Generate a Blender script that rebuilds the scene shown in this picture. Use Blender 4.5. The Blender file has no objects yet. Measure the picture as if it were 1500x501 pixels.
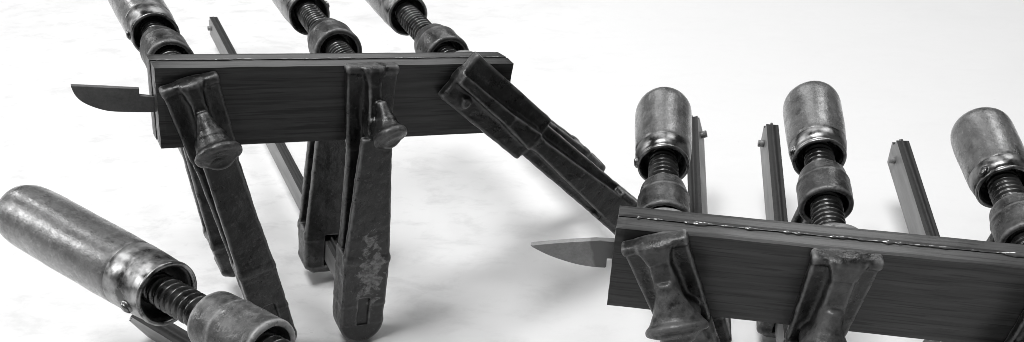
import bpy, bmesh, math, random
import numpy as np
from mathutils import Vector, Matrix, noise
random.seed(7)
SC = bpy.context.scene
COL = SC.collection
MM = 0.001

# ------------------------------------------------------------------ camera
CAM_H = 338.0                     # mm above the table
PITCH = math.radians(40.0)
cam_d = bpy.data.cameras.new('camera')
cam = bpy.data.objects.new('camera', cam_d)
COL.objects.link(cam)
cam.location = (0, 0, CAM_H * MM)
cam.rotation_euler = (math.radians(90) - PITCH, 0, 0)
cam_d.sensor_width = 36.0
cam_d.lens = 1273.6 / 1500 * 36.0
cam_d.shift_y = (462.1 - 250.5) / 1500.0
cam_d.clip_start = 0.01
cam_d.clip_end = 50.0
cam_d.dof.use_dof = True
cam_d.dof.focus_distance = 0.41
cam_d.dof.aperture_fstop = 40.0
SC.camera = cam

# ------------------------------------------------------------------ world and lamps
w = bpy.data.worlds.new('World')
SC.world = w
w.use_nodes = True
bg = w.node_tree.nodes['Background']
bg.inputs[0].default_value = (1, 1, 1, 1)
bg.inputs[1].default_value = 0.10

def area(name, loc, target, sx, sy, power):
    d = bpy.data.lights.new(name, 'AREA')
    d.shape = 'RECTANGLE'
    d.size, d.size_y = sx, sy
    d.energy = power
    o = bpy.data.objects.new(name, d)
    COL.objects.link(o)
    o.location = loc
    o.rotation_euler = (Vector(target) - Vector(loc)).to_track_quat('-Z', 'Y').to_euler()
    return o

area('window_light', (-0.15, 2.0, 1.35), (0.0, .35, .1), 0.75, 1.1, 9.5)
area('side_window_light', (0.86, 1.66, 1.72), (0.1, .35, .1), 0.6, 0.7, 13)
area('left_window_light', (-2.0, 0.72, 0.95), (-.1, .4, .1), 0.26, 0.8, 16)
area('far_left_window_light', (-1.75, 1.75, 1.25), (-.1, .4, .1), 0.14, 0.8, 9.5)
area('ceiling_light', (-0.42, 0.31, 1.75), (0.0, .4, .05), 0.72, 0.62, 35)

SC.cycles.filter_width = 0.8
SC.view_settings.view_transform = 'Standard'
SC.view_settings.look = 'None'
SC.view_settings.exposure = -0.34
SC.view_settings.gamma = 1.0

# ------------------------------------------------------------------ materials
def mat(name, col=0.2, rough=0.5, metal=0.0, spec=0.5):
    m = bpy.data.materials.new(name)
    m.use_nodes = True
    nt = m.node_tree
    b = nt.nodes['Principled BSDF']
    b.inputs['Base Color'].default_value = (col, col, col, 1)
    b.inputs['Roughness'].default_value = rough
    b.inputs['Metallic'].default_value = metal
    b.inputs['Specular IOR Level'].default_value = spec
    return m, nt, b

def N(nt, t, **k):
    n = nt.nodes.new(t)
    for a, v in k.items():
        if a.startswith('i_'):
            n.inputs[a[2:].replace('_', ' ')].default_value = v
        else:
            setattr(n, a, v)
    return n

def ramp(nt, src, stops):
    r = nt.nodes.new('ShaderNodeValToRGB')
    e = r.color_ramp.elements
    while len(e) < len(stops):
        e.new(0.5)
    for el, (p, c) in zip(e, stops):
        el.position = p
        el.color = (c, c, c, 1)
    nt.links.new(src, r.inputs[0])
    return r.outputs[0]

def coords(nt, scale=(1, 1, 1), rot=(0, 0, 0), rand=0.0):
    tc = nt.nodes.new('ShaderNodeTexCoord')
    mp = nt.nodes.new('ShaderNodeMapping')
    mp.inputs['Scale'].default_value = scale
    mp.inputs['Rotation'].default_value = rot
    out = tc.outputs['Object']
    if rand:
        oi = nt.nodes.new('ShaderNodeObjectInfo')
        mu = nt.nodes.new('ShaderNodeVectorMath'); mu.operation = 'SCALE'
        cb = nt.nodes.new('ShaderNodeCombineXYZ')
        for i in range(3):
            nt.links.new(oi.outputs['Random'], cb.inputs[i])
        nt.links.new(cb.outputs[0], mu.inputs[0]); mu.inputs['Scale'].default_value = rand
        ad = nt.nodes.new('ShaderNodeVectorMath'); ad.operation = 'ADD'
        nt.links.new(out, ad.inputs[0]); nt.links.new(mu.outputs[0], ad.inputs[1])
        out = ad.outputs[0]
    nt.links.new(out, mp.inputs['Vector'])
    return mp.outputs[0]

def noise_tex(nt, vec, scale, detail=6, rough=0.6, dist=0.0):
    n = N(nt, 'ShaderNodeTexNoise')
    n.inputs['Scale'].default_value = scale
    n.inputs['Detail'].default_value = detail
    n.inputs['Roughness'].default_value = rough
    n.inputs['Distortion'].default_value = dist
    nt.links.new(vec, n.inputs['Vector'])
    return n.outputs['Fac']

def mixc(nt, fac, a, b, mode='MIX'):
    m = nt.nodes.new('ShaderNodeMix')
    m.data_type = 'RGBA'
    m.blend_type = mode
    if isinstance(fac, float):
        m.inputs[0].default_value = fac
    else:
        nt.links.new(fac, m.inputs[0])
    for s, v in ((6, a), (7, b)):
        if isinstance(v, float):
            m.inputs[s].default_value = (v, v, v, 1)
        else:
            nt.links.new(v, m.inputs[s])
    return m.outputs[2]

def bump(nt, b, h, strength=0.4, dist=0.0006):
    n = nt.nodes.new('ShaderNodeBump')
    n.inputs['Strength'].default_value = strength
    n.inputs['Distance'].default_value = dist
    nt.links.new(h, n.inputs['Height'])
    nt.links.new(n.outputs[0], b.inputs['Normal'])

def iron_mat(name, dark, mid, edge, rust=0.0, rust_at=None, rough=(0.22, 0.5), rib_tone=0.0):
    m, nt, b = mat(name, metal=0.0, spec=0.5)
    v = coords(nt, rand=3.0)
    n1 = noise_tex(nt, v, 110, 7, 0.68)
    c = ramp(nt, n1, [(0.38, dark), (0.68, mid)])
    geo = nt.nodes.new('ShaderNodeNewGeometry')
    pe = ramp(nt, geo.outputs['Pointiness'], [(0.508, 0.0), (0.545, 1.0)])
    n2 = noise_tex(nt, v, 160, 5, 0.7)
    pm = ramp(nt, n2, [(0.34, 0.1), (0.52, 1.0)])
    mul = N(nt, 'ShaderNodeMath', operation='MULTIPLY')
    nt.links.new(pe, mul.inputs[0]); nt.links.new(pm, mul.inputs[1])
    c = mixc(nt, mul.outputs[0], c, edge)
    if rib_tone:                                       # patchy paler tone on the ribs that stand out furthest
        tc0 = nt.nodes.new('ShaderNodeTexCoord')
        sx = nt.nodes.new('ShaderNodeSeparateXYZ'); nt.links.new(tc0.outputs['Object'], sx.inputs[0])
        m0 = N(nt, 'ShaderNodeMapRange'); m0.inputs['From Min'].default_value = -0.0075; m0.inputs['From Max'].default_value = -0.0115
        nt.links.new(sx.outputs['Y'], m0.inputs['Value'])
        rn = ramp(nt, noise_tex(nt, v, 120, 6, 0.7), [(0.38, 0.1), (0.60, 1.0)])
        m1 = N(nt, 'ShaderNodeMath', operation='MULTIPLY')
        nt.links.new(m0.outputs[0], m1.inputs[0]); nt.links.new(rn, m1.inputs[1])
        c = mixc(nt, m1.outputs[0], c, rib_tone)
    if rust_at:                                   # a rust patch worn into the casting
        tc = nt.nodes.new('ShaderNodeTexCoord')
        sb = N(nt, 'ShaderNodeVectorMath', operation='SUBTRACT'); sb.inputs[1].default_value = rust_at[0]
        nt.links.new(tc.outputs['Object'], sb.inputs[0])
        dv = N(nt, 'ShaderNodeVectorMath', operation='DIVIDE'); dv.inputs[1].default_value = rust_at[1]
        nt.links.new(sb.outputs[0], dv.inputs[0])
        ln = N(nt, 'ShaderNodeVectorMath', operation='LENGTH'); nt.links.new(dv.outputs[0], ln.inputs[0])
        n3 = noise_tex(nt, tc.outputs['Object'], 150, 8, 0.68, 0.5)
        ad = N(nt, 'ShaderNodeMath', operation='MULTIPLY_ADD'); ad.inputs[1].default_value = -3.6
        nt.links.new(n3, ad.inputs[0]); nt.links.new(ln.outputs['Value'], ad.inputs[2])
        pf = ramp(nt, ad.outputs[0], [(0.0, 1.0), (1.0, 0.0)])
        mr = N(nt, 'ShaderNodeMapRange'); mr.inputs['From Min'].default_value = -1.05; mr.inputs['From Max'].default_value = -1.25
        nt.links.new(ad.outputs[0], mr.inputs['Value'])
        n4 = ramp(nt, noise_tex(nt, tc.outputs['Object'], 420, 4, 0.7), [(0.35, 0.05), (0.6, rust)])
        c = mixc(nt, mr.outputs[0], c, n4)
    nt.links.new(c, b.inputs['Base Color'])
    r = ramp(nt, n2, [(0.3, rough[0]), (0.7, rough[1])])
    nt.links.new(r, b.inputs['Roughness'])
    sp = ramp(nt, noise_tex(nt, v, 520, 4, 0.7), [(0.60, 0.0), (0.66, 0.8)])          # rust specks and scale
    c2 = mixc(nt, sp, c, edge * .4)
    nt.links.new(c2, b.inputs['Base Color'])
    nb = noise_tex(nt, v, 300, 5, 0.6)
    bump(nt, b, nb, 0.45, 0.0011)
    return m

M = {}
M['cast'] = iron_mat('cast_iron', 0.003, 0.020, 0.13)
M['cast_worn'] = iron_mat('worn_cast_iron', 0.006, 0.060, 0.22)
M['cast_pale_rib'] = iron_mat('pale_rib_cast_iron', 0.003, 0.024, 0.17, rib_tone=0.10)
M['cast_rust'] = iron_mat('rust_patched_cast_iron', 0.003, 0.022, 0.15, rust=0.24,
                          rust_at=((0.002, -0.017, -0.098), (0.010, 0.02, 0.030)))
M['cast_grey'] = iron_mat('grey_cast_iron', 0.03, 0.15, 0.4)

def steel_mat():
    m, nt, b = mat('dull_steel', 0.3, 0.45, 0.35)
    v = coords(nt, (1, .12, 1), rand=2.0)
    n1 = noise_tex(nt, v, 160, 6, 0.65)
    n2 = noise_tex(nt, coords(nt, rand=2.0), 45, 5, 0.6)
    c = mixc(nt, 0.5, ramp(nt, n1, [(0.3, 0.12), (0.7, 0.34)]), ramp(nt, n2, [(0.3, 0.12), (0.7, 0.30)]))
    nt.links.new(c, b.inputs['Base Color'])
    nt.links.new(ramp(nt, n2, [(0.3, 0.35), (0.7, 0.6)]), b.inputs['Roughness'])
    return m
M['steel'] = steel_mat()
M['bar_edge'] = iron_mat('bar_edge_scale', 0.008, 0.026, 0.03, rough=(0.6, 0.8))

def screw_mat():
    m, nt, b = mat('oiled_screw_steel', 0.06, 0.32, 0.8)
    v = coords(nt, rand=2.0)
    n1 = noise_tex(nt, v, 120, 5, 0.6)
    nt.links.new(ramp(nt, n1, [(0.3, 0.03), (0.7, 0.17)]), b.inputs['Base Color'])
    nt.links.new(ramp(nt, n1, [(0.3, 0.18), (0.7, 0.38)]), b.inputs['Roughness'])
    return m
M['screw'] = screw_mat()

def ferrule_mat(bright):
    m, nt, b = mat('ferrule_brass', 0.4, 0.25, 0.9)
    v = coords(nt, rand=2.0)
    n1 = noise_tex(nt, v, 130, 5, 0.6)
    n2 = noise_tex(nt, v, 60, 3, 0.5)
    nt.links.new(ramp(nt, n1, [(0.35, 0.05 * bright), (0.65, 0.32 * bright)]), b.inputs['Base Color'])
    nt.links.new(ramp(nt, n1, [(0.3, 0.2), (0.7, 0.5)]), b.inputs['Roughness'])
    bump(nt, b, n2, 0.7, 0.0012)
    return m
M['ferrule'] = ferrule_mat(1.2)
M['ferrule_bright'] = ferrule_mat(1.5)

def handle_mat(name, lo, hi, coat=1.0):
    m, nt, b = mat(name, 0.2, 0.45, 0.0)
    v = coords(nt, (1, .16, 1), rand=2.0)
    n1 = noise_tex(nt, v, 190, 8, 0.7)
    n2 = noise_tex(nt, coords(nt, rand=2.0), 75, 8, 0.7)
    c = mixc(nt, 0.55, ramp(nt, n1, [(0.34, lo), (0.60, hi * 1.1)]), ramp(nt, n2, [(0.36, lo * .5), (0.58, hi * 1.15)]))
    n3 = noise_tex(nt, coords(nt, (1, .5, 1), rand=5.0), 150, 5, 0.65)
    c = mixc(nt, ramp(nt, n3, [(0.58, 0.0), (0.66, 0.8)]), c, lo * .4)         # dark ingrained marks
    n4 = noise_tex(nt, coords(nt, (1, .35, 1), rand=8.0), 330, 6, 0.7)
    c = mixc(nt, ramp(nt, n4, [(0.60, 0.0), (0.66, 0.7)]), c, hi * 2.2)        # chipped varnish
    nt.links.new(c, b.inputs['Base Color'])
    nt.links.new(ramp(nt, noise_tex(nt, coords(nt, rand=4.0), 300, 7, 0.75), [(0.36, 0.22), (0.62, 0.62)]), b.inputs['Roughness'])
    b.inputs['Coat Weight'].default_value = coat
    nt.links.new(ramp(nt, noise_tex(nt, coords(nt, rand=6.0), 210, 6, 0.7), [(0.38, 0.10), (0.64, 0.40)]), b.inputs['Coat Roughness'])
    ad = N(nt, 'ShaderNodeMath', operation='ADD')
    nt.links.new(noise_tex(nt, coords(nt, (1, .5, 1), rand=1.0), 420, 8, 0.75), ad.inputs[0]); nt.links.new(n2, ad.inputs[1])
    bump(nt, b, ad.outputs[0], 0.45, 0.0011)
    bn = N(nt, 'ShaderNodeBump'); bn.inputs['Strength'].default_value = .16; bn.inputs['Distance'].default_value = .0009
    nt.links.new(ad.outputs[0], bn.inputs['Height']); nt.links.new(bn.outputs[0], b.inputs['Coat Normal'])
    return m
M['handle'] = handle_mat('varnished_handle_wood', 0.024, 0.105)

def wood_mat(name, lo, hi, rough=0.5, spec=0.25):
    m, nt, b = mat(name, 0.05, rough, 0.0, spec)
    v = coords(nt, (.06, 1, 1), rand=0.7)
    n1 = noise_tex(nt, v, 400, 8, 0.66, 0.25)
    v2 = coords(nt, (.16, 1, 1), rand=1.3)
    wv = N(nt, 'ShaderNodeTexWave', wave_type='BANDS', bands_direction='Z')
    wv.inputs['Scale'].default_value = 46
    wv.inputs['Distortion'].default_value = 11
    wv.inputs['Detail'].default_value = 4
    wv.inputs['Detail Scale'].default_value = 0.9
    nt.links.new(v2, wv.inputs['Vector'])
    c = mixc(nt, 0.28, ramp(nt, n1, [(0.34, lo), (0.68, hi)]), ramp(nt, wv.outputs['Fac'], [(0.1, lo), (0.9, hi)]))
    v3 = coords(nt, (.03, 1, 1), rand=0.4)
    pores = ramp(nt, noise_tex(nt, v3, 900, 3, 0.5), [(0.38, .7), (0.45, 0.0)])
    c = mixc(nt, pores, c, lo * .55)
    nt.links.new(c, b.inputs['Base Color'])
    bump(nt, b, n1, 0.25, 0.0003)
    return m
M['wood'] = wood_mat('dark_blank_wood', 0.026, 0.074, 0.31, 0.27)

def glue_mat():
    m, nt, b = mat('glue_squeeze_out', 0.10, 0.06, 0.0, 0.8)
    b.inputs['Coat Weight'].default_value = 1.0
    b.inputs['Coat Roughness'].default_value = 0.04
    return m
M['glue'] = glue_mat()

def blade_mat(name, lo, hi, tang=False):
    m, nt, b = mat(name, 0.1, 0.5, 0.35)
    v = coords(nt, rand=1.0)
    n = noise_tex(nt, v, 140, 6, 0.65)
    n2 = noise_tex(nt, v, 900, 3, 0.7)
    c = mixc(nt, 0.3, ramp(nt, n, [(0.3, lo), (0.7, hi)]), ramp(nt, n2, [(0.35, lo), (0.65, hi)]))
    if tang:                                      # heat-darkened steel next to the handle
        tc = nt.nodes.new('ShaderNodeTexCoord'); sx = nt.nodes.new('ShaderNodeSeparateXYZ')
        nt.links.new(tc.outputs['Object'], sx.inputs[0])
        ma = N(nt, 'ShaderNodeMath', operation='MULTIPLY_ADD'); ma.inputs[1].default_value = .25
        nt.links.new(sx.outputs['Z'], ma.inputs[0]); nt.links.new(sx.outputs['X'], ma.inputs[2])
        mb = N(nt, 'ShaderNodeMath', operation='MULTIPLY_ADD'); mb.inputs[1].default_value = .004
        nt.links.new(n, mb.inputs[0]); nt.links.new(ma.outputs[0], mb.inputs[2])
        mr = N(nt, 'ShaderNodeMapRange'); mr.inputs['From Min'].default_value = -.0142; mr.inputs['From Max'].default_value = -.0130
        nt.links.new(mb.outputs[0], mr.inputs['Value'])
        c = mixc(nt, mr.outputs[0], c, lo * .75)
    nt.links.new(c, b.inputs['Base Color'])
    return m
M['blade_dark'] = blade_mat('dark_blade_steel', 0.06, 0.14)
M['blade_grey'] = blade_mat('grey_blade_steel', 0.19, 0.33, True)

def table_mat():
    m, nt, b = mat('white_laminate', 0.8, 0.42, 0.0, 0.25)
    tc = nt.nodes.new('ShaderNodeTexCoord')
    mp = N(nt, 'ShaderNodeMapping'); mp.inputs['Rotation'].default_value = (0, 0, .5); mp.inputs['Scale'].default_value = (1, 1.8, 1)
    nt.links.new(tc.outputs['Object'], mp.inputs[0])
    n1 = noise_tex(nt, mp.outputs[0], 7, 9, 0.62, 0.4)
    n2 = noise_tex(nt, mp.outputs[0], 30, 8, 0.7, 0.3)
    n3 = noise_tex(nt, mp.outputs[0], 170, 3, 0.6)
    sx = nt.nodes.new('ShaderNodeSeparateXYZ'); nt.links.new(tc.outputs['Object'], sx.inputs[0])
    dirt = N(nt, 'ShaderNodeMapRange'); dirt.inputs['From Min'].default_value = .12; dirt.inputs['From Max'].default_value = -.12
    dirt.inputs['To Min'].default_value = .12                      # one side of the table is the grubbier
    nt.links.new(sx.outputs['X'], dirt.inputs['Value'])
    def dirty(src):
        q = N(nt, 'ShaderNodeMath', operation='MULTIPLY'); nt.links.new(src, q.inputs[0]); nt.links.new(dirt.outputs[0], q.inputs[1])
        return q.outputs[0]
    c = mixc(nt, dirty(ramp(nt, n1, [(0.46, 0.0), (0.66, 0.7)])), 0.84, 0.70)
    c = mixc(nt, dirty(ramp(nt, n2, [(0.50, 0.0), (0.66, 0.6)])), c, 0.60)
    c = mixc(nt, ramp(nt, n3, [(0.73, 0.0), (0.78, 0.6)]), c, 0.4)
    nt.links.new(c, b.inputs['Base Color'])
    nt.links.new(ramp(nt, n2, [(0.3, 0.32), (0.7, 0.5)]), b.inputs['Roughness'])
    return m
M['table'] = table_mat()

# ------------------------------------------------------------------ mesh helpers (millimetres)
def link(name, me, material, parent=None, k=1.0, smooth=True):
    me.transform(Matrix.Scale(k * MM, 4))
    if smooth:
        for p in me.polygons:
            p.use_smooth = True
    me.materials.clear()
    me.materials.append(material)
    me.name = name
    o = bpy.data.objects.new(name, me)
    COL.objects.link(o)
    if parent is not None:
        o.parent = parent
    return o

def hexa(bm, z0, a, z1, b):
    """tapered box: at height z0 the rectangle a = (x0,x1,y0,y1), at z1 the rectangle b"""
    vs = []
    for z, (x0, x1, y0, y1) in ((z0, a), (z1, b)):
        vs += [bm.verts.new(p) for p in ((x0, y0, z), (x1, y0, z), (x1, y1, z), (x0, y1, z))]
    for f in ((0, 1, 2, 3), (7, 6, 5, 4), (0, 4, 5, 1), (1, 5, 6, 2), (2, 6, 7, 3), (3, 7, 4, 0)):
        bm.faces.new([vs[i] for i in f])

def cone(bm, p0, p1, r0, r1, seg=28):
    p0, p1 = Vector(p0), Vector(p1)
    d = (p1 - p0).normalized()
    u = d.orthogonal().normalized()
    v = d.cross(u)
    A, B = [], []
    for i in range(seg):
        a = 2 * math.pi * i / seg
        e = u * math.cos(a) + v * math.sin(a)
        A.append(bm.verts.new(p0 + e * r0)); B.append(bm.verts.new(p1 + e * r1))
    for i in range(seg):
        j = (i + 1) % seg
        bm.faces.new((A[i], A[j], B[j], B[i]))
    bm.faces.new(A[::-1]); bm.faces.new(B)

def bm_mesh(bm, name='m'):
    bmesh.ops.recalc_face_normals(bm, faces=bm.faces[:])
    me = bpy.data.meshes.new(name)
    bm.to_mesh(me); bm.free()
    return me

class Solid:
    """rounded solids melted into one casting: a distance field meshed with surface nets"""
    def __init__(self):
        self.adds, self.cuts = [], []
    def hexa(self, z0, a, z1, b, r=0.9, k=1.6, cut=False):
        (self.cuts if cut else self.adds).append(('h', z0, a, z1, b, r, k))
    def cone(self, p0, p1, r0, r1, r=0.9, k=1.6, cut=False):
        (self.cuts if cut else self.adds).append(('c', p0, p1, r0, r1, r, k))
    @staticmethod
    def dist(q, X, Y, Z):
        if q[0] == 'h':
            _, z0, a, z1, b, r, k = q
            if z0 > z1:
                z0, a, z1, b = z1, b, z0, a
            t = np.clip((Z - z0) / (z1 - z0), 0, 1)
            L = [a[i] + (b[i] - a[i]) * t for i in range(4)]
            c = [np.maximum(L[0] - X, X - L[1]), np.maximum(L[2] - Y, Y - L[3]), np.maximum(z0 - Z, Z - z1)]
        else:
            _, p0, p1, r0, r1, r, k = q
            p0, p1 = np.array(p0, float), np.array(p1, float)
            n = p1 - p0; ln = np.linalg.norm(n); n /= ln
            dx, dy, dz = X - p0[0], Y - p0[1], Z - p0[2]
            t = dx * n[0] + dy * n[1] + dz * n[2]
            rad = np.sqrt(np.maximum(dx * dx + dy * dy + dz * dz - t * t, 0))
            c = [rad - (r0 + (r1 - r0) * np.clip(t / ln, 0, 1)), np.maximum(-t, t - ln)]
        out = sum(np.maximum(e + r, 0) ** 2 for e in c) ** .5 - r
        m = c[0]
        for e in c[1:]:
            m = np.maximum(m, e)
        return out + np.minimum(m + r, 0)
    def field(self, X, Y, Z):
        D = None
        for q in self.adds:
            d = self.dist(q, X, Y, Z)
            if D is None:
                D = d
            else:
                k = q[-1]
                g = np.clip(.5 + .5 * (D - d) / k, 0, 1)
                D = D * (1 - g) + d * g - k * g * (1 - g)
        for q in self.cuts:
            D = np.maximum(D, -self.dist(q, X, Y, Z))
        return D
    def mesh(self, lo, hi, h=0.72, rough=0.2, seed=0.0):
        ax = [np.arange(lo[i], hi[i] + h, h) for i in range(3)]
        X, Y, Z = np.meshgrid(*ax, indexing='ij')
        D = self.field(X, Y, Z)
        S = D < 0
        n = D.shape
        cells = [m - 1 for m in n]
        acc = np.zeros((*cells, 3)); cnt = np.zeros(cells)
        I = np.stack(np.meshgrid(*[np.arange(c) for c in cells], indexing='ij'), -1).astype(float)
        def sub(A, o):
            return A[o[0]:o[0] + cells[0], o[1]:o[1] + cells[1], o[2]:o[2] + cells[2]]
        for axis in range(3):
            o2 = [i for i in range(3) if i != axis]
            for u in (0, 1):
                for v in (0, 1):
                    o = [0, 0, 0]; o[o2[0]] = u; o[o2[1]] = v
                    e = list(o); e[axis] = 1
                    d0, d1 = sub(D, o), sub(D, e)
                    cr = (d0 < 0) != (d1 < 0)
                    t = np.where(cr, d0 / np.where(cr, d0 - d1, 1), 0)
                    for i in range(3):
                        acc[..., i] += np.where(cr, (t if i == axis else o[i]), 0)
                    cnt += cr
        act = cnt > 0
        idx = -np.ones(cells, int); idx[act] = np.arange(act.sum())
        V = (I[act] + acc[act] / cnt[act][:, None]) * h + np.array(lo)
        quads = []
        for axis in range(3):
            o2 = [(axis + 1) % 3, (axis + 2) % 3]
            sl0 = [slice(1, -1)] * 3; sl1 = [slice(1, -1)] * 3
            sl0[axis] = slice(0, -1); sl1[axis] = slice(1, None)
            a0, a1 = S[tuple(sl0)], S[tuple(sl1)]
            for flip in (False, True):
                P = np.argwhere((a0 & ~a1) if not flip else (~a0 & a1))
                if not len(P): continue
                P = P.copy()
                for i in range(3):
                    if i != axis: P[:, i] += 1
                def cell(du, dv):
                    c = P.copy(); c[:, o2[0]] -= du; c[:, o2[1]] -= dv
                    return idx[c[:, 0], c[:, 1], c[:, 2]]
                q = [cell(1, 1), cell(0, 1), cell(0, 0), cell(1, 0)]
                quads.append(np.stack(q if not flip else q[::-1], 1))
        Q = np.concatenate(quads)
        # alternate relaxing with projecting back on to the exact surface
        for it in range(3):
            nb = np.zeros_like(V); nc = np.zeros(len(V))
            for i in range(4):
                A, B = Q[:, i], Q[:, (i + 1) % 4]
                for c in range(3):
                    nb[:, c] += np.bincount(A, V[B, c], len(V)) + np.bincount(B, V[A, c], len(V))
                nc += np.bincount(A, minlength=len(V)) + np.bincount(B, minlength=len(V))
            V = V * .5 + .5 * nb / nc[:, None]
            for _ in range(2):
                x, y, z = V.T
                d = self.field(x, y, z); e = .05
                G = np.stack([self.field(x + e, y, z) - self.field(x - e, y, z), self.field(x, y + e, z) - self.field(x, y - e, z),
                              self.field(x, y, z + e) - self.field(x, y, z - e)], 1) / (2 * e)
                g2 = np.maximum((G * G).sum(1), .3)
                V = V - np.clip(d / g2, -.5, .5)[:, None] * G
        me = bpy.data.meshes.new('m')
        me.from_pydata(V.tolist(), [], Q.tolist())
        me.update()
        if rough:
            nrm = [v.normal.copy() for v in me.vertices]
            for v, nv in zip(me.vertices, nrm):
                p = v.co * 0.16 + Vector((seed, seed * 1.7, 0))
                q = v.co * 0.5 + Vector((seed, 0, seed))
                v.co += nv * (rough * noise.noise(p) * 1.3 + rough * .3 * noise.noise(q))
        return me

def lathe(profile, seg=56, axis='Y', lumps=0.0, seed=0.0):
    """profile: list of (y, r); revolved about the y axis"""
    bm = bmesh.new()
    rings = []
    for y, r in profile:
        if r < 1e-6:
            rings.append([bm.verts.new((0, y, 0))])
            continue
        ring = []
        for i in range(seg):
            a = 2 * math.pi * i / seg
            d = 1.0
            if lumps:
                d += lumps * noise.noise(Vector((math.cos(a) * 1.3 + seed, y * 0.09, math.sin(a) * 1.3)))
            ring.append(bm.verts.new((r * d * math.cos(a), y, r * d * math.sin(a))))
        rings.append(ring)
    for A, B in zip(rings, rings[1:]):
        for i in range(seg):
            j = (i + 1) % seg
            if len(A) == 1:
                bm.faces.new((A[0], B[j], B[i]))
            elif len(B) == 1:
                bm.faces.new((A[i], A[j], B[0]))
            else:
                bm.faces.new((A[i], A[j], B[j], B[i]))
    return bm_mesh(bm)

def thread(y0, y1, r, pitch, depth, seg=36):
    """a helical thread as one closed rod"""
    bm = bmesh.new()
    n = int((y1 - y0) / pitch * 10)
    rings = []
    for j in range(n + 1):
        y = y0 + (y1 - y0) * j / n
        ring = []
        for i in range(seg):
            a = 2 * math.pi * i / seg
            ph = (y / pitch - i / seg) % 1.0
            t = abs(ph - .5) * 2                                   # 1 at root, 0 at crest
            h = min(1.0, max(0.0, (t - .26) / .42))
            rr = r - depth * h
            ring.append(bm.verts.new((rr * math.cos(a), y, rr * math.sin(a))))
        rings.append(ring)
    for A, B in zip(rings, rings[1:]):
        for i in range(seg):
            j = (i + 1) % seg
            bm.faces.new((A[i], A[j], B[j], B[i]))
    bm.faces.new(rings[0]); bm.faces.new(rings[-1])
    return bm_mesh(bm)

# ------------------------------------------------------------------ placing: poses solved from the photograph, in mm about the camera
EYE = Vector((0, 0, 420.0))
TABLE_Z = 82.0

def rot(yaw, pit, rol):
    return Matrix.Rotation(yaw, 3, 'Z') @ Matrix.Rotation(pit, 3, 'X') @ Matrix.Rotation(rol, 3, 'Y')

def place(o, R, P, k):
    P = EYE + (Vector(P) - EYE) * k - Vector((0, 0, TABLE_Z))
    o.matrix_world = Matrix.Translation(P * MM) @ R.to_4x4()

BLANK = {'L': dict(pos=(-156.4131, 359.785, 258.929), rot=(0.4085, 0.0523, 0.165), w=40.0, t=13.86, L=174.6, k=1.0),
         'R': dict(pos=(40.4329, 281.0854, 228.5943), rot=(-0.149, 0.1404, 0.0212), w=44.66, t=13.86, L=200.0, k=1.15)}

def tag(o, label, cat, group=None):
    o['label'] = label; o['category'] = cat
    if group: o['group'] = group

# ------------------------------------------------------------------ table
bm = bmesh.new()
hexa(bm, -40, (-1600, 1600, -700, 2600), 0, (-1600, 1600, -700, 2600))
tab = link('table', bm_mesh(bm), M['table'], smooth=False)
tab['kind'] = 'structure'

# ------------------------------------------------------------------ glued knife blanks
def slab(x0, x1, y0, y1, z0, z1, seed, skew0=0.0, skew1=0.0, rough_ends=0.25):
    """one wooden scale: slightly uneven sawn box with tiny edge chamfers"""
    bm = bmesh.new()
    nx, ny, nz = 60, 4, 12
    def P(i, j, k):
        u, v, t = i / nx, j / ny, k / nz
        y = y0 + (y1 - y0) * v
        xa = x0 + skew0 * v; xb = x1 + skew1 * v
        x = xa + (xb - xa) * u
        z = z0 + (z1 - z0) * t
        p = Vector((x, y, z))
        if i in (0, nx):
            x += rough_ends * noise.noise(Vector((seed, y * .4, z * .35)))
        e = 0.28
        hits = (i in (0, nx)) + (j in (0, ny)) + (k in (0, nz))
        if hits >= 2:
            if i == 0: x += e * .6
            if i == nx: x -= e * .6
            if j == 0: y += e * .6
            if j == ny: y -= e * .6
            if k == 0: z += e * .6
            if k == nz: z -= e * .6
        if k in (0, nz):
            z += 0.18 * noise.noise(Vector((x * .06, seed, 3.0 * k)))
        return (x, y, z)
    cache = {}
    def V(i, j, k):
        if (i, j, k) not in cache:
            cache[(i, j, k)] = bm.verts.new(P(i, j, k))
        return cache[(i, j, k)]
    for i in range(nx):
        for j in range(ny):
            for k in (0, nz):
                bm.faces.new((V(i, j, k), V(i + 1, j, k), V(i + 1, j + 1, k), V(i, j + 1, k)))
        for k in range(nz):
            for j in (0, ny):
                bm.faces.new((V(i, j, k), V(i + 1, j, k), V(i + 1, j, k + 1), V(i, j, k + 1)))
    for j in range(ny):
        for k in range(nz):
            for i in (0, nx):
                bm.faces.new((V(i, j, k), V(i, j + 1, k), V(i, j + 1, k + 1), V(i, j, k + 1)))
    return bm_mesh(bm)

def bead(x0, x1, y, z, seed, rmax, gaps, wob=0.5):
    """squeezed-out glue: an uneven flattened rope of drops along the joint"""
    rnd = random.Random(seed)
    bm = bmesh.new()
    seg, n = 10, int((x1 - x0) / 0.35)
    prev = None
    for i in range(n + 1):
        x = x0 + (x1 - x0) * i / n
        a = noise.noise(Vector((x * .11, seed, 0))) + .35 * noise.noise(Vector((x * .42, seed, 4)))
        r = rmax * (0.22 + 1.05 * max(-.14, a))
        g = noise.noise(Vector((x * .07, seed, 9)))
        if g < gaps: r *= max(0.12, 1 + (g - gaps) * 6)
        r = max(0.10, r)
        cy = y + wob * noise.noise(Vector((x * .12, seed, 20)))
        ring = []
        for s in range(seg):
            t = 2 * math.pi * s / seg
            ring.append(bm.verts.new((x, cy + r * 1.25 * math.cos(t), z + .75 * r * math.sin(t))))
        if prev:
            for s in range(seg):
                q = (s + 1) % seg
                bm.faces.new((prev[s], prev[q], ring[q], ring[s]))
        else:
            bm.faces.new(ring[::-1])
        prev = ring
    bm.faces.new(prev)
    return bm_mesh(bm)

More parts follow.
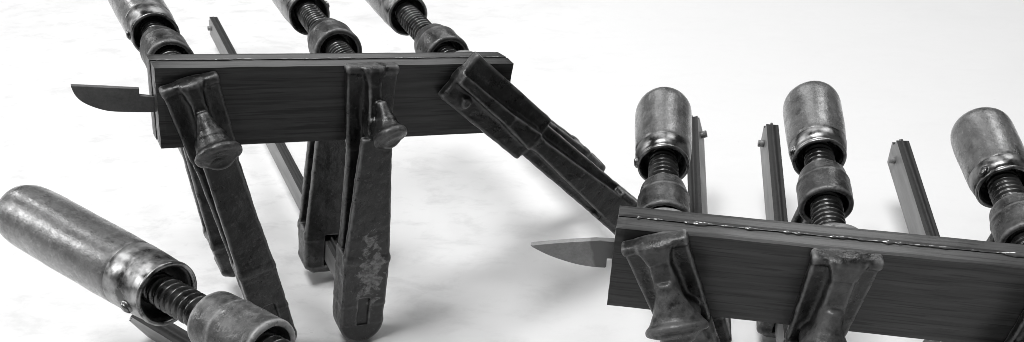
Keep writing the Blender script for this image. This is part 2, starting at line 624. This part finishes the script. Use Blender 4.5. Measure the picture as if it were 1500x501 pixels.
def blade(outline, y, th):
    """flat blade of real thickness, its belly ground to a thin edge"""
    bm = bmesh.new()
    a = [bm.verts.new((x, y - th / 2, z)) for x, z in outline]
    b = [bm.verts.new((x, y + th / 2, z)) for x, z in outline]
    n = len(outline)
    bm.faces.new(a); bm.faces.new(b[::-1])
    for i in range(n):
        j = (i + 1) % n
        bm.faces.new((a[i], b[i], b[j], a[j]))
    bmesh.ops.bevel(bm, geom=bm.edges[:], offset=0.22, segments=1, affect='EDGES')
    return bm_mesh(bm)

def spline(pts, n=6):
    out = []
    for i in range(len(pts) - 1):
        p0 = Vector(pts[max(0, i - 1)]); p1 = Vector(pts[i]); p2 = Vector(pts[i + 1]); p3 = Vector(pts[min(len(pts) - 1, i + 2)])
        for s in range(n):
            t = s / n
            out.append(tuple(.5 * (2 * p1 + (p2 - p0) * t + (2 * p0 - 5 * p1 + 4 * p2 - p3) * t * t + (3 * p1 - p0 - 3 * p2 + p3) * t ** 3)))
    out.append(tuple(pts[-1]))
    return out

def knife_blank(side, label, bl, bl_mat, skews, glue):
    B = BLANK[side]
    root = bpy.data.objects.new('knife_blank', None); COL.objects.link(root)
    tag(root, label, 'knife blank', 'glued knife blanks')
    place(root, rot(*B['rot']), B['pos'], B['k'])
    t, W, L, k = B['t'], B['w'], B['L'], B['k']
    j = t * glue['joint']
    f = link('wood_scale', slab(skews[0], L + skews[1], 0, j - .12, -W, 0, 1.0, skews[2], skews[3]), M['wood'], root, k, smooth=False)
    r = link('wood_scale', slab(skews[4], L + skews[5], j + .12, t, -W + .5, glue['step'], 5.0, skews[6], skews[7]), M['wood'], root, k, smooth=False)
    link('glue_bead', bead(glue['x0'], L + glue['x1'], j, .12, glue['seed'], glue['r'], glue['gap']), M['glue'], root, k)
    link('blade', blade(bl, j, 2.2), bl_mat, root, k, smooth=False)
    return root

bladeL = [(12, -17.3), (-1.3, -17.0), (-6.48, -16.5), (-6.16, -12.9)] + [(-19.7, -11.9), (-33.5, -10.75)] + \
    spline([(-33.5, -10.75), (-32.3, -15.1), (-29.36, -18.78), (-23.55, -21.95), (-16.73, -23.6), (-1.37, -24.47)])[1:] + [(12, -24.7)]
bladeR = [(12, -13.1), (-1.3, -13.17), (-5.7, -13.25)] + spline([(-5.7, -13.25), (-20.4, -16.4), (-34.2, -20.05)])[1:] + \
    spline([(-34.2, -20.05), (-26.3, -24.32), (-16.1, -27.5), (-8.3, -28.43), (-2.0, -28.2)])[1:] + [(-2.45, -22.6), (12, -22.0)]

knife_blank('L', 'dark glued wooden knife blank with short round-bellied dark blade, in the row of clamps behind',
            bladeL, M['blade_dark'], (0.2, 0.1, -.8, -.6, -1.0, -1.0, -.8, -2.2),
            dict(joint=.55, step=.25, x0=2, x1=-4, seed=3.0, r=1.0, gap=-.02))
knife_blank('R', 'larger dark glued wooden knife blank with pointed grey blade and shiny glue line on top',
            bladeR, M['blade_grey'], (0, 0, .3, 0, .4, 0, .2, 0),
            dict(joint=.52, step=.0, x0=8, x1=0, seed=11.0, r=1.4, gap=-.25))

# ------------------------------------------------------------------ clamps
def fixed_arm_T(p, seed):
    """cast fixed jaw: flanged head, central rib, flared striking knob, I-section arm, rounded foot"""
    hw, ht, tip, T = p['hw'], p['ht'], p['tip'], p['T']
    kz, kd, kr, rw = p['kz'], p['kd'], p['kr'], p['rw']
    s = Solid()
    zf = -kz - 10
    s.hexa(zf, (-hw * .9, hw * .9, -4.4, 0), ht, (-hw, hw, -4.8, 0))                     # flange of the head
    s.hexa(zf - 6, (-hw * .8, hw * .8, -4.2, 0), zf, (-hw * .9, hw * .9, -4.4, 0))
    s.hexa(ht - 2.6, (-hw, hw, -5.9, 0), ht + .2, (-hw, hw, -5.6, 0), k=2.5)             # lip along the top
    s.hexa(-kz, (-rw * 1.2, rw * 1.2, -kd * .6, 0), ht - .2, (-rw, rw, -8.0, 0), k=3.0)   # rib
    s.hexa(ht - 7, (-rw, rw, -9, 0), ht, (-rw * 1.7, rw * 1.7, -7, 0), k=2.5)            # rib flaring into the lip
    n = Vector((p['kx'] * .07, -.78, -.62)).normalized()                                  # the knob's face looks out and down
    c = Vector((p['kx'], -kd, -kz))
    q = [(Vector((p['kx'] * .5, -kd * .47, -kz + kr * 1.5)), rw * .85), (Vector((p['kx'] * .8, -kd * .70, -kz + kr * .75)), kr * .52), (c - n * 1.8, kr * .93)]
    for (pa, ra), (pb, rb_) in zip(q, q[1:]):
        s.cone(pa, pb, ra, rb_, k=2.4)                                                     # the rib swells into the knob
    s.cone(c - n * 3.6, c, kr * .96, kr, r=1.7, k=1.6)
    s.cone(c, c + n * .9, kr * .62, kr * .5, r=.6, k=2.0)
    s.cone((p['kx'] * .4, -kd * .3, -kz - 3), c - n * 2.5, kr * .7, kr * .72, k=2.0)
    zs = -(T - 36)                                                                        # where the web recess ends
    s.hexa(zs, (-3.2, 3.2, -15, 0), -kz + 6, (-3.4, 3.4, -kd * .6, 0), k=2.0)             # web
    fw, fb = p['fw'], p['fb']
    s.hexa(-tip + 16, (-fw, fw, -4.4, fb), zf - 4, (-hw * .82, hw * .82, -4.4, 0))        # rear flange
    s.hexa(zs - 2, (-fw, fw, -15.5, -11), -kz - 3, (-7.6, 7.6, -kd * .72, -kd * .72 + 4.5))   # front plate
    s.hexa(-T + 4, (-fw, fw, -13.5, fb), zs + 2, (-fw, fw, -15.5, fb * .5))               # solid foot
    s.hexa(-tip + fw, (-fw * .97, fw * .97, -12.6, fb), -T + 6, (-fw, fw, -13.4, fb))
    s.cone((0, -12.4, -tip + fw), (0, fb, -tip + fw), fw, fw)
    s.hexa(-T - 9.6, (-3.2, 3.2, -40, -11.6), -T + 9.6, (-3.2, 3.2, -40, -11.6), r=.9, cut=True)   # slot showing the end of the bar
    return s.mesh((-hw - 3, -kd - kr - 3, -tip - 3), (hw + 3 + p['kx'], fb + 2.5, ht + 3), 0.72, 0.2, seed)

def fixed_arm_W(p, seed):
    """cast fixed jaw with a wide shouldered head and one rib running its whole length"""
    hw, ht, tip, T = p['hw'], p['ht'], p['tip'], p['T']
    s = Solid()
    s.hexa(-50, (-hw, hw, -6.4, 0), ht, (-hw, hw, -6.4, 0), r=1.6)
    s.hexa(-48, (-4.0, 4.0, -13.5, 0), ht - .2, (-2.8, 2.8, -10, 0), k=3)
    s.hexa(-44, (-5.6, 5.6, -15, 0), -24, (-3.2, 3.2, -13, 0), k=2.5)
    s.hexa(-tip + 12, (-12.6, 12.6, -5.6, 0), -46, (-hw * .74, hw * .74, -5.8, 0))
    s.hexa(-tip + 26, (-9.0, 9.0, -14.5, 0), -40, (-3.4, 3.4, -14.5, 0), k=2.2)
    s.hexa(-tip + 12, (-12.4, 12.4, -13.5, 0), -T + 12, (-11.6, 11.6, -14, 0))
    s.cone((0, -12.5, -tip + 12.5), (0, 0, -tip + 12.5), 12.5, 12.5)
    s.cone((-hw * .56, -4, 4), (-hw * .56, -9.2, 2.5), 4.0, 2.6, k=2)
    return s.mesh((-hw - 3, -19, -tip - 3), (hw + 3, 2.5, ht + 3), 0.72, 0.2, seed)

def sliding_arm(p, seed):
    """boss round the screw, I-section arm, slotted foot riding on the bar"""
    T, yc, rb, rs, bl, wd = p['T'], p['yc'], p['rb'], p['rs'], p['bl'], p['sw']
    s = Solid()
    s.cone((0, yc + bl * .55, 0), (0, yc + bl * .15, 0), p.get('rbb', .84) * rb, rb * .97, r=1.4)
    s.cone((0, yc + bl * .2, 0), (0, yc - bl * .45, 0), rb * .97, rb, r=1.2)
    s.hexa(-T - 4, (-3.5, 3.5, yc - 9, yc + 9), -4, (-3.5, 3.5, yc - 8, yc + 8), k=2)
    for q in (-1, 1):                                                                     # the two flanges
        s.hexa(-T + 8, (-wd, wd, yc + q * 7.6 - 2, yc + q * 7.6 + 2), -rb * .55, (-rb * .5, rb * .5, yc + q * 6.4 - 2, yc + q * 6.4 + 2))
    s.hexa(-T - 13, (-wd + .6, wd - .6, yc - 9, yc + 9), -T + 13, (-wd, wd, yc - 9.6, yc + 9.6), r=1.6, k=2)
    s.hexa(-T - 16.5, (-wd + 5, wd - 5, yc - 8.5, yc + 8.5), -T - 10, (-wd + .6, wd - .6, yc - 9, yc + 9), r=1.6, k=3)
    s.hexa(-T - 10.8, (-4.0, 4.0, yc - 30, yc + 30), -T + 11.6, (-4.0, 4.0, yc - 30, yc + 30), r=.2, cut=True)
    s.cone((0, yc - bl, 0), (0, yc + bl, 0), rs + .3, rs + .3, r=.1, cut=True)
    s.cone((0, yc - bl, 0), (0, yc - bl * .1, 0), rb * .84, rb * .76, r=.3, cut=True)
    lowest = max(T + 18, T + 12 + wd)
    return s.mesh((-max(wd, rb) - 2.5, yc - bl * .5 - 3, -lowest - 2), (max(wd, rb) + 2.5, yc + bl * .6 + 3, rb + 2.5), 0.72, 0.2, seed)

def bar_mesh(p):
    """flat steel bar on edge with its far end rounded off"""
    y0, y1, h, hw = -11.0 if p['style'] == 'T' else -8.0, p['yb'], 10.0, 3.5
    T = p['T']
    h = p.get('bh', 10.0)
    re, rl = p.get('be', 5.0), 4.0
    prof = [(y0, -h), (y0, h)]
    for i in range(9):
        a = math.radians(90 - 90 * i / 8)
        prof.append((y1 - re + re * math.cos(a), h - re + re * math.sin(a)))
    for i in range(5):
        a = math.radians(-90 * i / 4)
        prof.append((y1 - rl + rl * math.cos(a), -h + rl + rl * math.sin(a)))
    bm = bmesh.new()
    a = [bm.verts.new((-hw, y, z - T)) for y, z in prof]
    b = [bm.verts.new((hw, y, z - T)) for y, z in prof]
    bm.faces.new(a); bm.faces.new(b[::-1])
    n = len(prof)
    for i in range(n):
        bm.faces.new((a[i], b[i], b[(i + 1) % n], a[(i + 1) % n]))
    es = [e for e in bm.edges if len({v.co.x for v in e.verts}) == 1]
    bmesh.ops.bevel(bm, geom=es, offset=3.1, segments=6, affect='EDGES')
    return bm_mesh(bm)

def clamp(label, R, O, k, p, group='screw clamps around the blanks'):
    root = bpy.data.objects.new('screw_clamp', None); COL.objects.link(root)
    tag(root, label, 'clamp', group)
    place(root, R, O, k)
    seed = p['seed']
    arm = fixed_arm_T(p, seed) if p['style'] == 'T' else fixed_arm_W(p, seed)
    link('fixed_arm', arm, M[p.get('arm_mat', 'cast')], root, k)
    bar = link('bar', bar_mesh(p), M['bar_edge'], root, k, smooth=False)
    bar.data.materials.append(M['steel'])                        # the wide sides are rubbed bright by the sliding arm
    for f in bar.data.polygons:
        f.material_index = 1 if abs(f.normal.x) > .98 else 0
        f.use_smooth = abs(f.normal.x) <= .98
    bm = bmesh.new()
    s = p['pin']
    cone(bm, (s * 2.0, p['yb'] - 13, -p['T'] + 2.0), (s * 6.8, p['yb'] - 13, -p['T'] + 2.0), 2.2, 2.0, 16)
    link('stop_pin', bm_mesh(bm), M['cast_worn'], root, k)
    link('sliding_arm', sliding_arm(p, seed + 3.1), M[p.get('slide_mat', 'cast_worn')], root, k)
    t, yr, rs = p['t'], p['yr'], p['rs']
    if p.get('pad', True):
        bm = bmesh.new()
        link('swivel_pad', lathe([(t + .1, 0), (t + .1, 12.4), (t + 1.2, 13), (t + 3.2, 13), (t + 4.6, 11.6), (t + 6.5, 9.6), (t + 8.0, 8.8), (t + 8.0, 0)]), M['cast_worn'], root, k)
    link('screw', thread(t + 5, yr + 12, rs, p['pitch'], p['depth']), M['screw'], root, k)
    # handle: its own axis wobbles a little on a worn screw
    rh, Lh, rf = p['rh'], p['Lh'], p['rf']
    fl = p.get('fl', .17) * Lh
    r0 = rf + (rh - rf) * .72                                    # the grip narrows only inside its ferrule
    prof = [(yr + fl - .4, 0.0), (yr + fl - .4, r0 * .95), (yr + fl + .5, r0 * .985), (yr + fl + 2.2, r0)]
    n = 22
    for i in range(1, n + 1):
        u = i / n
        y = yr + fl + 2.2 + (Lh - fl - 2.2) * u
        body = r0 + (rh - r0) * math.sin(min(1.0, u / .55) * math.pi / 2)
        dome = p.get('dome', 1.05) * rh
        d = yr + Lh - y
        if d < dome:
            body *= math.sqrt(max(0.0, 1 - ((dome - d) / dome) ** 2.25))
        prof.append((y, body if i < n else 0.0))
    H = link('handle', lathe(prof, 64, lumps=.018, seed=seed), M['handle'], root, k)
    fp = [(yr + fl + .8, r0 * .95), (yr + fl, r0 * .995), (yr + fl * .6, rf + (r0 - rf) * .6), (yr + fl * .25, rf + (r0 - rf) * .2), (yr + 2.0, rf * .99), (yr + 1.1, rf * 1.03), (yr + .3, rf * 1.02),
          (yr, rf * .95), (yr + .3, rf * .905), (yr + 1.2, rf * .89), (yr + 2.5, rf * .885)]
    link('ferrule', lathe(fp, 64, lumps=.02, seed=seed + 2), M[p.get('fer_mat', 'ferrule')], H, k)
    link('socket', lathe([(yr + 1.6, rf * .888), (yr + 2.4, rf * .80), (yr + 8, rf * .74), (yr + 9.6, rf * .6), (yr + 9.8, rs * .8)], 48), M['cast'], H, k)
    a = math.radians(p.get('rivet', 180))
    bm = bmesh.new()
    d = Vector((math.cos(a), 0, math.sin(a)))
    c = Vector((0, yr + fl * .42, 0))
    cone(bm, c + d * (rf - 1.5), c + d * (rf + .9), 2.7, 2.5, 20)
    cone(bm, c + d * (rf + .9), c + d * (rf + 1.7), 2.5, 1.3, 20)
    link('rivet', bm_mesh(bm), M[p.get('fer_mat', 'ferrule')], H, k)
    return root

def on_blank(side, u, v, phi, yaw, pit):
    B = BLANK[side]
    Rb = rot(*B['rot'])
    return Rb @ rot(yaw, pit, phi), Vector(B['pos']) + Rb @ Vector((u, 0, -v)), B['k']

base = dict(style='T', hw=12.6, ht=14.3, T=125, tip=147, kx=0, fw=10.8, fb=0, rw=2.9, kz=11.5, kd=25, kr=10.5, rb=13.1, bl=24, rs=7.0, sw=14,
            t=13.86, pitch=3.0, depth=1.25, rh=13.2, rf=11.8, Lh=80, yr=82, yc=59, yb=200, pin=-1, seed=1.0)
def P(**k):
    d = dict(base); d.update(k); return d

clamp('cast iron clamp nearest the round-bellied blade, its flared knob facing the viewer',
      *on_blank('L', 17.14, 19.28, -.2456, .0993, -.0196), P(yr=82.4, yc=59.3, yb=200, tip=153, kz=13.5, kr=11.0, fw=9.8, rb=11.8, sw=14, seed=1.3, rivet=170))
clamp('long-barred clamp with rust patches on its upright arm, middle of the rear row',
      *on_blank('L', 97.86, 13.94, .0075, .017, -.0614), P(yr=112, yc=62.2, yb=454, tip=147, kr=9.0, kx=4.5, kz=14, fw=12.6, fb=3.0, sw=16, seed=2.6, rivet=20, arm_mat='cast_rust'))
clamp('clamp slanting steeply to the right, with a wide shouldered jaw and no knob',
      *on_blank('L', 153.9, 13.0, -.9163, .0342, -.0161), P(style='W', hw=14.5, ht=15, T=135, tip=166, yr=96.4, yc=45.4, yb=190, seed=4.2, rivet=230))
Rk = dict(T=73.5, rb=11.2, rs=6.6, sw=11.5, rh=13.1, rf=11.2, Lh=50, dome=1.0, pitch=2.6, depth=1.1, bl=21, rw=4.1, kz=20, kd=20, kr=11.5, tip=90)
clamp('clamp nearest the pointed blade, with a broad flared T-shaped jaw',
      *on_blank('R', 20.23, 14.9, -.385, .0345, .0217), P(**{**Rk, **dict(yr=58.4, yc=32, yb=182, pin=1, seed=5.5, rivet=165, tip=93, kz=22, kr=13, arm_mat='cast_pale_rib')}))
clamp('middle clamp of the front right row, its screw showing a long bare thread',
      *on_blank('R', 87.65, 14.3, -.002, .0164, .0284), P(**{**Rk, **dict(yr=71.2, yc=49.8, yb=186, seed=6.1, rivet=175, tip=88, kz=26, arm_mat='cast_pale_rib')}))
clamp('rightmost clamp, its handle tilted and cut by the right edge',
      *on_blank('R', 167.6, 13.2, -.0217, .0514, .0), P(**{**Rk, **dict(hw=8.5, kr=8, yr=64.4, yc=39.8, yb=189, seed=7.7, rivet=150, tip=85)}))

# the loose clamp in the left foreground: screw axis level, pointing away to the left
yawF = math.radians(54.6)
RF = rot(yawF, 0, math.radians(-20))
ring_pos = Vector((-121, 239.6, 228.5))
yrF = 150.0
OF = ring_pos - (rot(yawF, 0, 0) @ Vector((0, 1, 0))) * yrF
clamp('large varnished-handled clamp lying across the left foreground, its handle nearest the viewer', RF, OF, 1.25,
      P(T=70, tip=84, rb=11.4, bl=29, rs=6.2, rh=13.0, rf=11.9, Lh=97, yr=yrF, yc=111.0, fer_mat='ferrule_bright', rbb=.94, yb=230, bh=13, be=11, pin=1, pitch=3.2, depth=1.9, t=30, pad=True,
        seed=9.1, rivet=166, slide_mat='cast_grey', fl=.2, kz=20, kd=22, sw=11))
